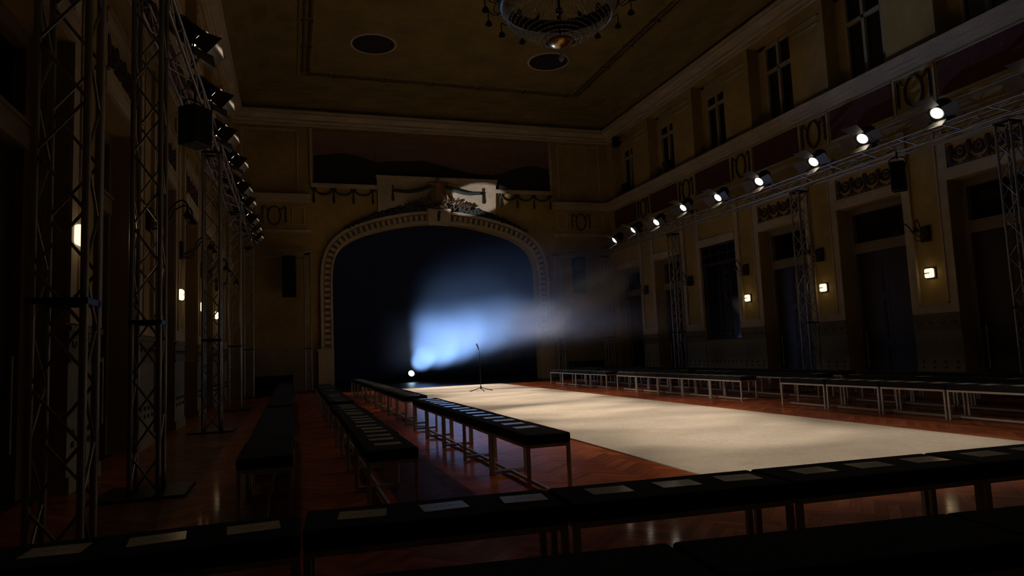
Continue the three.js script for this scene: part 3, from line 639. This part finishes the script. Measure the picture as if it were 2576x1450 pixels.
// ------------------------------------------------------------------ theatre spotlights with barn doors
function flapGeo(w0, w1, l) { const s = new THREE.Shape(); s.moveTo(-w0 / 2, 0); s.lineTo(w0 / 2, 0); s.lineTo(w1 / 2, l); s.lineTo(-w1 / 2, l); s.closePath(); const g = new THREE.ExtrudeGeometry(s, { depth: 0.004, bevelEnabled: false }); g.translate(0, 0, -0.002); return g; }
const flapL = flapGeo(0.27, 0.40, 0.34), flapS = flapGeo(0.22, 0.32, 0.32);
const bodyG = lathe([[0.001, -0.44], [0.1, -0.44], [0.13, -0.4], [0.145, -0.2], [0.16, -0.16], [0.16, -0.02], [0.172, -0.02], [0.172, 0.015], [0.15, 0.015], [0.118, -0.01]], 26).rotateX(Math.PI / 2);
const lensG = (() => { const g = new THREE.SphereGeometry(0.21, 24, 8, 0, Math.PI * 2, 0, 0.6); g.rotateX(Math.PI / 2); g.translate(0, 0, -0.19); return g; })();
const ventG = [0, 1, 2, 3].map((i) => { const g = new THREE.TorusGeometry(0.15, 0.006, 5, 20); g.translate(0, 0, -0.24 - i * 0.035); return g; });
function spotlight(pos, target, label, opt) {
  const t = thing('stage_spotlight', label, 'stage light', pos, opt.group);
  const head = new THREE.Group(); head.name = 'head'; t.add(head);
  head.lookAt(target);
  const housing = obj('housing', [bodyG, ...ventG], M.blackMetal, head);
  obj('lens', [lensG], lensGlow, head);
  const place = (g, name, ang, open) => {
    const piv = obj(name, g, M.flap, head);
    // local frame: flap runs forward (+z) from the rim, hinged at radius 0.2, tipped outward by open
    const q = new THREE.Quaternion().setFromAxisAngle(V3(0, 0, 1), ang), m = new THREE.Quaternion().setFromEuler(new THREE.Euler(Math.PI / 2 - open, 0, 0));
    piv.quaternion.copy(q).multiply(m); piv.position.copy(V3(0, 0.155, 0.02).applyQuaternion(q));
  };
  place(flapL, 'barn_door_leaf', 0, opt.top); place(flapL, 'barn_door_leaf', Math.PI, opt.bottom); place(flapS, 'barn_door_leaf', Math.PI / 2, opt.side[0]); place(flapS, 'barn_door_leaf', -Math.PI / 2, opt.side[1]);
  // yoke down to the clamp on the truss below
  const back = opt.truss.x - pos.x, yb = opt.truss.y - pos.y;
  obj('yoke', [tube([V3(0, 0.02, 0.2), V3(back * 0.4, -0.12, 0.25), V3(back, yb + 0.12, 0.14), V3(back, yb + 0.08, 0)], 0.014, 20, 6), tube([V3(0, 0.02, -0.2), V3(back * 0.4, -0.12, -0.25), V3(back, yb + 0.12, -0.14), V3(back, yb + 0.08, 0)], 0.014, 20, 6)], M.blackMetal, t);
  obj('clamp', [new RoundedBoxGeometry(0.07, 0.12, 0.09, 1, 0.01).translate(back, yb + 0.05, 0)], M.blackMetal, t);
  obj('power_cable', [tube([V3(back * 0.5, 0.0, 0.05), V3(back * 1.2, -0.1, 0.14), V3(back, yb + 0.06, 0.24), V3(back, yb + 0.03, 0.34)], 0.008, 16, 5)], M.rubber, t);
  const l = new THREE.SpotLight(opt.color ?? WARM, opt.power, 0, opt.angle, opt.pen, 2);
  const dir = V3().subVectors(target, pos).normalize();
  l.position.copy(pos).addScaledVector(dir, 0.045); l.target.position.copy(target); l.castShadow = true; l.shadow.radius = 0.3; l.shadow.mapSize.set(1024, 1024); l.shadow.bias = -0.0005; l.name = 'stage_spot';
  scene.add(l, l.target);
  if (opt.spill) {                                          // stray light round the beam, caught by the leaves and the opposite wall
    const m = new THREE.SpotLight(WARM, opt.spill[0], 0, opt.spill[1], 0.6, 2);
    m.position.copy(l.position); m.target.position.copy(target); m.castShadow = true; m.shadow.radius = 2; m.name = 'stage_spot_spill'; scene.add(m, m.target);
  }
  return t;
}
const DIM = [0.5, 0.66, 0.8, 0.88, 0.94, 1.0, 1.05, 1.1, 1.15, 1.15, 1.2, 1.2];
const HEADS = [6.0, 7.9, 9.78, 11.63, 13.15, 15.2, 17.1, 19.0, 20.75, 22.46, 24.03];
const HY = [5.55, 5.55, 5.55, 5.62, 5.52, 5.55, 5.54, 5.64, 5.5, 5.54, 5.42];
const from = ['at the camera end of', 'next to the camera end of', 'first in view on', 'second in view on', 'third in view on', 'fourth in view on', 'fifth in view on', 'sixth in view on', 'seventh in view on', 'second from the far end of', 'at the far end of'];
HEADS.forEach((d, i) => {
  const aim = [0.0, -0.2, -0.9, -1.2, -0.7, -1.1, -0.6, -0.8, -1.0, 0.9, 0.6, 2.2][i];
  spotlight(P(12.2, HY[i], d), P(5.25, 0, d + aim), `black stage spotlight with open barn doors, ${from[i]} the right truss`, { group: 'spotlights on the right truss', truss: V3(12.54, 5.45, 0), power: FRESNEL_POWER * DIM[i] * [1.2, 1.0, 1.15][i % 3], angle: [0.25, 0.175, 0.21][i % 3], pen: 0.45, top: 1.0, bottom: -0.08, side: [1.35, 1.5], spill: [6, 0.46] });
});
const LH = [5.5, 7.3, 10.05, 12.0, 13.0, 15.8, 17.4, 19.15, 20.8, 22.75, 23.9], LY = [5.55, 5.55, 5.75, 5.68, 5.4, 5.7, 5.52, 5.58, 5.45, 5.55, 5.48];
LH.forEach((d, i) => {
  const aim = [0.2, 0.4, 0.2, 0.35, -0.1, 0.1, -0.2, 0.25, 0.1, 0.3, 0.2][i];
  spotlight(P(-1.23, LY[i], d), P(5.75, 0, d + aim), `black stage spotlight with open barn doors, ${from[i]} the left truss`, { group: 'spotlights on the left truss', truss: V3(-1.28, 5.36, 0), power: FRESNEL_POWER * DIM[i] * [1.2, 1.0, 1.15][i % 3], angle: [0.25, 0.175, 0.21][i % 3], pen: 0.45, top: -0.2, bottom: -0.2, side: [0.5, 0.4], spill: [4, 0.6] });
});
{ // one more on the left truss picks out the block over the arch
  spotlight(P(-1.23, 5.5, 21.7), P(7.3, 7.62, 27.05), 'black stage spotlight on the left truss turned up to the arch crest', { group: 'spotlights on the left truss', truss: V3(-1.28, 5.36, 0), power: PATCH_POWER, angle: 0.07, pen: 0.2, top: 0.2, bottom: 0.2, side: [0.2, 0.2], color: new THREE.Color(0.98, 0.92, 1.0) });
}
// loudspeakers hung under the trusses
function hungSpeaker(pos, label, w, h, dpt, yaw, group) {
  const t = thing('hanging_loudspeaker', label, 'loudspeaker', pos, group); t.rotation.y = yaw;
  obj('cabinet', [new RoundedBoxGeometry(w, h, dpt, 2, 0.015).translate(0, -h / 2 - 0.16, 0)], M.black, t);
  obj('grille', [new RoundedBoxGeometry(w - 0.03, h - 0.04, 0.012, 1, 0.004).translate(0, -h / 2 - 0.16, dpt / 2 + 0.004)], M.blackMetal, t);
  obj('bracket', [tube([V3(-w / 2 - 0.01, -0.3, 0), V3(-w / 2 - 0.01, -0.1, 0), V3(0, -0.05, 0), V3(w / 2 + 0.01, -0.1, 0), V3(w / 2 + 0.01, -0.3, 0)], 0.012, 24, 6), rod(V3(0, -0.08, 0), V3(0, 0.06, 0), 0.02)], M.blackMetal, t);
  return t;
}
hungSpeaker(P(-1.3, 5.03, 10.35), 'black loudspeaker hanging under the left truss below the spotlights', 0.34, 0.56, 0.3, 0.9, 'loudspeakers under the trusses');
hungSpeaker(P(12.5, 5.1, 11.05), 'black loudspeaker hanging under the right truss over the door', 0.28, 0.64, 0.28, -1.0, 'loudspeakers under the trusses');
function lineArray(x, label) {
  const t = thing('loudspeaker_column', label, 'loudspeaker', P(x, 5.06, 26.5), 'loudspeaker columns beside the stage');
  for (let i = 0; i < 5; i++) obj('speaker_cabinet', new RoundedBoxGeometry(0.5, 0.292, 0.34, 2, 0.012).translate(0, -0.15 - i * 0.3, 0), M.black, t);
  for (let i = 0; i < 5; i++) obj('grille', new RoundedBoxGeometry(0.47, 0.27, 0.012, 1, 0.004).translate(0, -0.15 - i * 0.3, 0.174), M.blackMetal, t);
  obj('fly_bar', [new RoundedBoxGeometry(0.4, 0.05, 0.3, 1, 0.008).translate(0, 0.025, 0)], M.blackMetal, t);
}
lineArray(-0.1, 'tall black loudspeaker column hung left of the stage arch'); lineArray(11.7, 'tall black loudspeaker column hung right of the stage arch');

// black boxes behind the side rows
for (const [x0, x1, l] of [[-1.25, 0.0, 'low black draped box at the far end of the left back row'], [10.55, 11.85, 'low black draped box at the far end of the right back row']]) {
  const t = thing('draped_box', l, 'box', P((x0 + x1) / 2, 0, 25.1));
  obj('box_body', [new RoundedBoxGeometry(x1 - x0, 0.66, 0.6, 2, 0.02).translate(0, 0.335, 0)], M.velvet, t);
  obj('lid', [new RoundedBoxGeometry(x1 - x0 + 0.03, 0.04, 0.63, 1, 0.01).translate(0, 0.67, 0)], M.fabric, t);
}
// small things on the right wall and its ledge
{
  const t = thing('wall_loudspeaker', 'small black loudspeaker high on the right wall near the stage', 'loudspeaker', P(XR - 0.02, 10.05, 25.75));
  obj('cabinet', [new RoundedBoxGeometry(0.26, 0.42, 0.26, 1, 0.01).translate(-0.22, 0, 0)], M.black, t); obj('bracket', [rod(V3(0, 0, 0), V3(-0.12, 0, 0), 0.03)], M.blackMetal, t);
  for (const [d, l] of [[25.3, 'dark floodlight on the wall ledge in the far right corner'], [21.9, 'dark floodlight on the ledge below the blinded window']]) {
    const f = thing('ledge_floodlight', l, 'floodlight', P(XR - 0.13, 7.63, d), 'floodlights on the right ledge');
    obj('foot', [new RoundedBoxGeometry(0.2, 0.05, 0.3, 1, 0.01).translate(0, 0.025, 0)], M.black, f); obj('housing', [new RoundedBoxGeometry(0.22, 0.3, 0.34, 2, 0.02).rotateZ(0.3).translate(0, 0.34, 0)], M.black, f); obj('stem', [rod(V3(0, 0.04, 0), V3(0, 0.25, 0), 0.03)], M.black, f);
  }
}

// ------------------------------------------------------------------ wall lamps
const nthPier = { 8.26: 'by the nearest truss tower', 11.43: 'right of the door with the hanging loudspeaker', 14.6: 'right of the second truss tower', 17.77: 'right of the tall mirror', 20.94: 'left of the tall mirror' };
function bulkhead(s, d, label) {
  const X = sideX(s), t = thing('bulkhead_lamp', label, 'wall lamp', P(X(0), 2.56, d), 'lit bulkhead wall lamps'); t.rotation.y = s > 0 ? -Math.PI / 2 : Math.PI / 2;
  obj('base', [new RoundedBoxGeometry(0.25, 0.25, 0.03, 2, 0.012).translate(0, 0, 0.016)], M.black, t);
  obj('glass', [new RoundedBoxGeometry(0.21, 0.21, 0.09, 4, 0.04).translate(0, 0, 0.07)], sconceGlow, t);
  obj('guard_bar', [new RoundedBoxGeometry(0.15, 0.022, 0.02, 1, 0.004).translate(-s * 0.035, 0, 0.122)], M.black, t);
  const l = new THREE.PointLight(AMBER, SCONCE_POWER); l.position.copy(P(X(0.14), 2.56, d)); l.castShadow = true; l.shadow.radius = 3; scene.add(l); l.name = 'bulkhead_light';
}
bulkhead(1, 11.45, 'lit square bulkhead lamp with a dark bar, right wall, nearest the camera'); bulkhead(1, 14.66, 'lit square bulkhead lamp with a dark bar, right wall beside the truss tower'); bulkhead(1, 17.86, 'lit square bulkhead lamp with a dark bar, right wall beside the tall mirror');
bulkhead(-1, 7.85, 'lit bulkhead lamp on the left wall seen through the nearest truss tower'); bulkhead(-1, 14.43, 'lit bulkhead lamp on the left wall, nearest of the three in a row'); bulkhead(-1, 17.6, 'lit bulkhead lamp on the left wall, middle of the three in a row'); bulkhead(-1, 20.8, 'lit bulkhead lamp on the left wall, farthest of the three in a row');
function gooseneck(s, d, label) {
  const X = sideX(s), t = thing('curled_wall_lamp', label, 'wall lamp', P(X(0.02), 3.45, d), 'unlit curled wall lamps'); t.rotation.y = s > 0 ? -Math.PI / 2 : Math.PI / 2;
  obj('back_plate', [new RoundedBoxGeometry(0.24, 0.36, 0.06, 2, 0.015).translate(0, 0, 0.03)], M.bronze, t);
  for (const k of [-1, 1]) {
    obj('arm', [tube([V3(k * 0.06, -0.08, 0.05), V3(k * 0.1, 0.02, 0.26), V3(k * 0.14, 0.2, 0.36), V3(k * 0.2, 0.28, 0.5), V3(k * 0.24, 0.2, 0.58), V3(k * 0.24, 0.12, 0.58)], 0.014, 30, 6), tube([V3(k * 0.06, -0.12, 0.05), V3(k * 0.1, -0.14, 0.16), V3(k * 0.12, -0.06, 0.26)], 0.01, 16, 6)], M.bronze, t);
    obj('lamp_shade', [lathe([[0.015, 0.12], [0.02, 0.08], [0.06, 0.02], [0.085, -0.02]], 14).translate(k * 0.24, 0.02, 0.58)], M.bronze, t);
    obj('bulb', [ball(V3(k * 0.24, -0.03, 0.58), 0.035)], crystal, t);
  }
}
for (const [s, d, w] of [[1, 11.47, 'above the nearest lit lamp on the right wall'], [1, 14.7, 'above the lit lamp beside the right truss tower'], [1, 17.87, 'above the lit lamp right of the mirror'], [1, 21.0, 'on the pier left of the mirror'], [1, 24.2, 'on the last pier of the right wall'],
  [-1, 11.5, 'on the left wall behind the second truss tower'], [-1, 14.6, 'on the left wall above the nearest of three lit lamps'], [-1, 17.77, 'on the left wall above the middle of three lit lamps'], [-1, 20.94, 'on the left wall above the farthest of three lit lamps']]) gooseneck(s, d, 'dark two-armed curled wall lamp ' + w);

// ------------------------------------------------------------------ chandelier
{
  const t = thing('chandelier', 'huge unlit crystal chandelier with drop lamps hanging from the ceiling', 'chandelier', P(5.8, 0, 13.5));
  obj('stem', [rod(V3(0, 8.1, 0), V3(0, HC, 0), 0.03), ball(V3(0, 8.8, 0), 0.09), ball(V3(0, 10.4, 0), 0.12)], M.bronze, t);
  obj('ceiling_cup', [lathe([[0.03, 11.15], [0.3, 11.35], [0.36, HC - 0.01]], 28)], M.brass, t);
  obj('ring', [lathe([[1.28, 8.92], [1.36, 8.94], [1.38, 9.02], [1.33, 9.06], [1.36, 9.12], [1.38, 9.22], [1.3, 9.26], [1.27, 9.2], [1.28, 8.92]], 56)], M.bronze, t);
  const finials = []; for (let i = 0; i < 16; i++) { const a = i / 16 * Math.PI * 2; finials.push(ball(V3(Math.cos(a) * 1.33, 9.33, Math.sin(a) * 1.33), 0.07, 1, 1.5, 1, 8, 6)); }
  obj('ring_finials', finials, M.bronze, t);
  const drops = [], basket = [], cords = [];
  for (let i = 0; i < 110; i++) { const a = i / 110 * Math.PI * 2, c = Math.cos(a), s = Math.sin(a); drops.push(rod(V3(c * 1.3, 8.92, s * 1.3), V3(c * 1.16, 8.62, s * 1.16), 0.011, 4, 0.02)); }
  for (let i = 0; i < 72; i++) {
    const a = i / 72 * Math.PI * 2, c = Math.cos(a), s = Math.sin(a);
    for (let j = 0; j < 12; j++) { const f = j / 11, r = 1.2 - 0.95 * Math.pow(f, 1.3), y = 8.78 - 0.74 * f - 0.06 * Math.sin(Math.PI * f); const o = new THREE.OctahedronGeometry(0.021); o.translate(c * r, y, s * r); basket.push(o); }
    cords.push(tube([V3(c * 1.27, 9.2, s * 1.27), V3(c * 0.8, 9.55, s * 0.8), V3(c * 0.35, 10.25, s * 0.35), V3(c * 0.14, 10.8, s * 0.14)], 0.009, 10, 4));
  }
  for (const [n, g] of [['crystal_fringe', drops], ['crystal_basket', basket], ['crystal_strings', cords]]) obj(n, g, crystal, t).userData.kind = 'stuff';
  obj('bottom_bowl', [lathe([[0.001, 7.94], [0.14, 7.96], [0.25, 8.02], [0.29, 8.1], [0.27, 8.12], [0.2, 8.06], [0.001, 8.02]], 30)], M.brass, t);
  obj('pendant_drop', [lathe([[0.001, 7.6], [0.05, 7.66], [0.07, 7.72], [0.03, 7.8], [0.02, 7.95]], 14)], crystal, t);
  for (let i = 0; i < 16; i++) {
    const a = (i + 0.5) / 16 * Math.PI * 2, c = Math.cos(a), s = Math.sin(a), R = (r, y) => V3(c * r, y, s * r);
    const arm = obj('lamp_arm', [tube([R(1.36, 9.06), R(1.46, 8.96), R(1.58, 9.02), R(1.66, 9.1), R(1.68, 9.0), R(1.67, 8.86)], 0.014, 22, 5), tube([R(1.36, 9.2), R(1.5, 9.22), R(1.54, 9.1), R(1.46, 9.02)], 0.01, 12, 5)], M.bronze, t);
    obj('lamp_shade', [lathe([[0.02, 0.06], [0.05, 0.04], [0.085, -0.03], [0.08, -0.05]], 12).translate(c * 1.67, 8.82, s * 1.67)], M.bronze, arm);
  }
}

// ------------------------------------------------------------------ blue stage lamp and the haze in its beam
{
  const L = P(5.13, 0.39, 31), axis = V3(0.145, 0.352, 0.918).normalize();
  const t = thing('floor_spotlight', 'bright blue-white spotlight standing on the dark stage floor', 'stage light', P(5.13, 0.0, 31));
  const q = new THREE.Quaternion().setFromUnitVectors(V3(0, 0, 1), axis);
  const off = V3(0, 0.39, 0), tr = (g) => g.clone().applyQuaternion(q).translate(off.x, off.y, off.z);
  obj('housing', [tr(lathe([[0.001, -0.4], [0.12, -0.4], [0.15, -0.3], [0.15, -0.02], [0.165, -0.02], [0.165, 0.0], [0.14, 0.0]], 26).rotateX(Math.PI / 2))], M.black, t);
  obj('lens', [tr(new THREE.CylinderGeometry(0.14, 0.14, 0.01, 28).rotateX(Math.PI / 2).translate(0, 0, -0.01))], blueGlow, t);
  obj('yoke', [tube([V3(-0.19, 0.39, 0), V3(-0.19, 0.12, 0), V3(0, 0.06, 0), V3(0.19, 0.12, 0), V3(0.19, 0.39, 0)], 0.016, 30, 6)], M.black, t);
  obj('base', [new RoundedBoxGeometry(0.42, 0.06, 0.36, 2, 0.015).translate(0, 0.03, 0)], M.black, t);
  const mk = (pw, ang, pen, ax) => { const l = new THREE.SpotLight(BLUE, pw, 0, ang, pen, 2); l.position.copy(L).addScaledVector(axis, 0.03); l.target.position.copy(L).addScaledVector(ax, 5); l.castShadow = true; l.shadow.radius = 4; l.name = 'blue_spot'; scene.add(l, l.target); };
  mk(BLUE_POWER, 0.33, 0.5, axis);
  // banks of stage haze lying low over the stage front: gently folded veils that thin out upwards and at their rims
  const vg = (x0, x1, d, top, alpha, ph, foot) => {
    const nx = 44, ny = 44, pos = [], col = [], idx = [], H1 = top + 3.4;
    for (let j = 0; j <= ny; j++) for (let i = 0; i <= nx; i++) {
      const a = i / nx, y = 0.25 + (H1 - 0.25) * j / ny;
      pos.push(x0 + (x1 - x0) * a, y, -(d + 0.16 * Math.sin(a * 8 + ph) + 0.1 * Math.sin(y * 3 + ph * 2)));
      const side = THREE.MathUtils.smoothstep(Math.min(a, 1 - a), 0, 0.2), crest = top + 0.18 * Math.sin(a * 7 + ph) , up = 0.9 * (1 - THREE.MathUtils.smoothstep(y, crest - 0.8, crest + 0.8)) + 0.1 * (1 - THREE.MathUtils.smoothstep(y, crest - 0.5, crest + 3.0)), low = THREE.MathUtils.smoothstep(y, foot, foot + 0.75);
      col.push(1, 1, 1, alpha * side * up * low * (0.8 + 0.4 * n16(a * 0.5 + ph * 0.13, y * 0.06 + ph * 0.07)));
    }
    for (let j = 0; j < ny; j++) for (let i = 0; i < nx; i++) { const k = j * (nx + 1) + i; idx.push(k, k + 1, k + nx + 2, k, k + nx + 2, k + nx + 1); }
    const g = new THREE.BufferGeometry(); g.setAttribute('position', new THREE.Float32BufferAttribute(pos, 3)); g.setAttribute('color', new THREE.Float32BufferAttribute(col, 4)); g.setIndex(idx); g.computeVertexNormals(); return g;
  };
  const hm = new THREE.MeshPhysicalMaterial({ color: 0xffffff, roughness: 1, transmission: 0.95, thickness: 0, transparent: true, vertexColors: true, side: THREE.DoubleSide, depthWrite: false });
  const hz = new THREE.Group(); hz.name = 'stage_haze'; hz.userData = { kind: 'stuff', label: 'thin bank of haze glowing in the blue beam over the stage', category: 'haze' }; scene.add(hz);
  [[3.2, 9.0, 29.5, 1.2, 0.035, 0.3, 0.3], [3.0, 9.2, 27.8, 1.9, 0.09, 1.4, 0.3], [2.8, 9.8, 26.2, 2.45, 0.17, 2.3, 0.5], [3.4, 10.8, 24.6, 2.65, 0.20, 3.7, 0.8], [4.0, 11.4, 22.8, 2.4, 0.19, 4.6, 1.1], [4.4, 12.0, 20.9, 2.2, 0.16, 5.6, 1.25], [5.0, 12.1, 18.6, 2.2, 0.14, 6.5, 1.3]].forEach((a) => { const m = new THREE.Mesh(vg(...a), hm); m.name = 'haze_veil'; m.userData.kind = 'stuff'; hz.add(m); });
}

renderer.render(scene, camera);
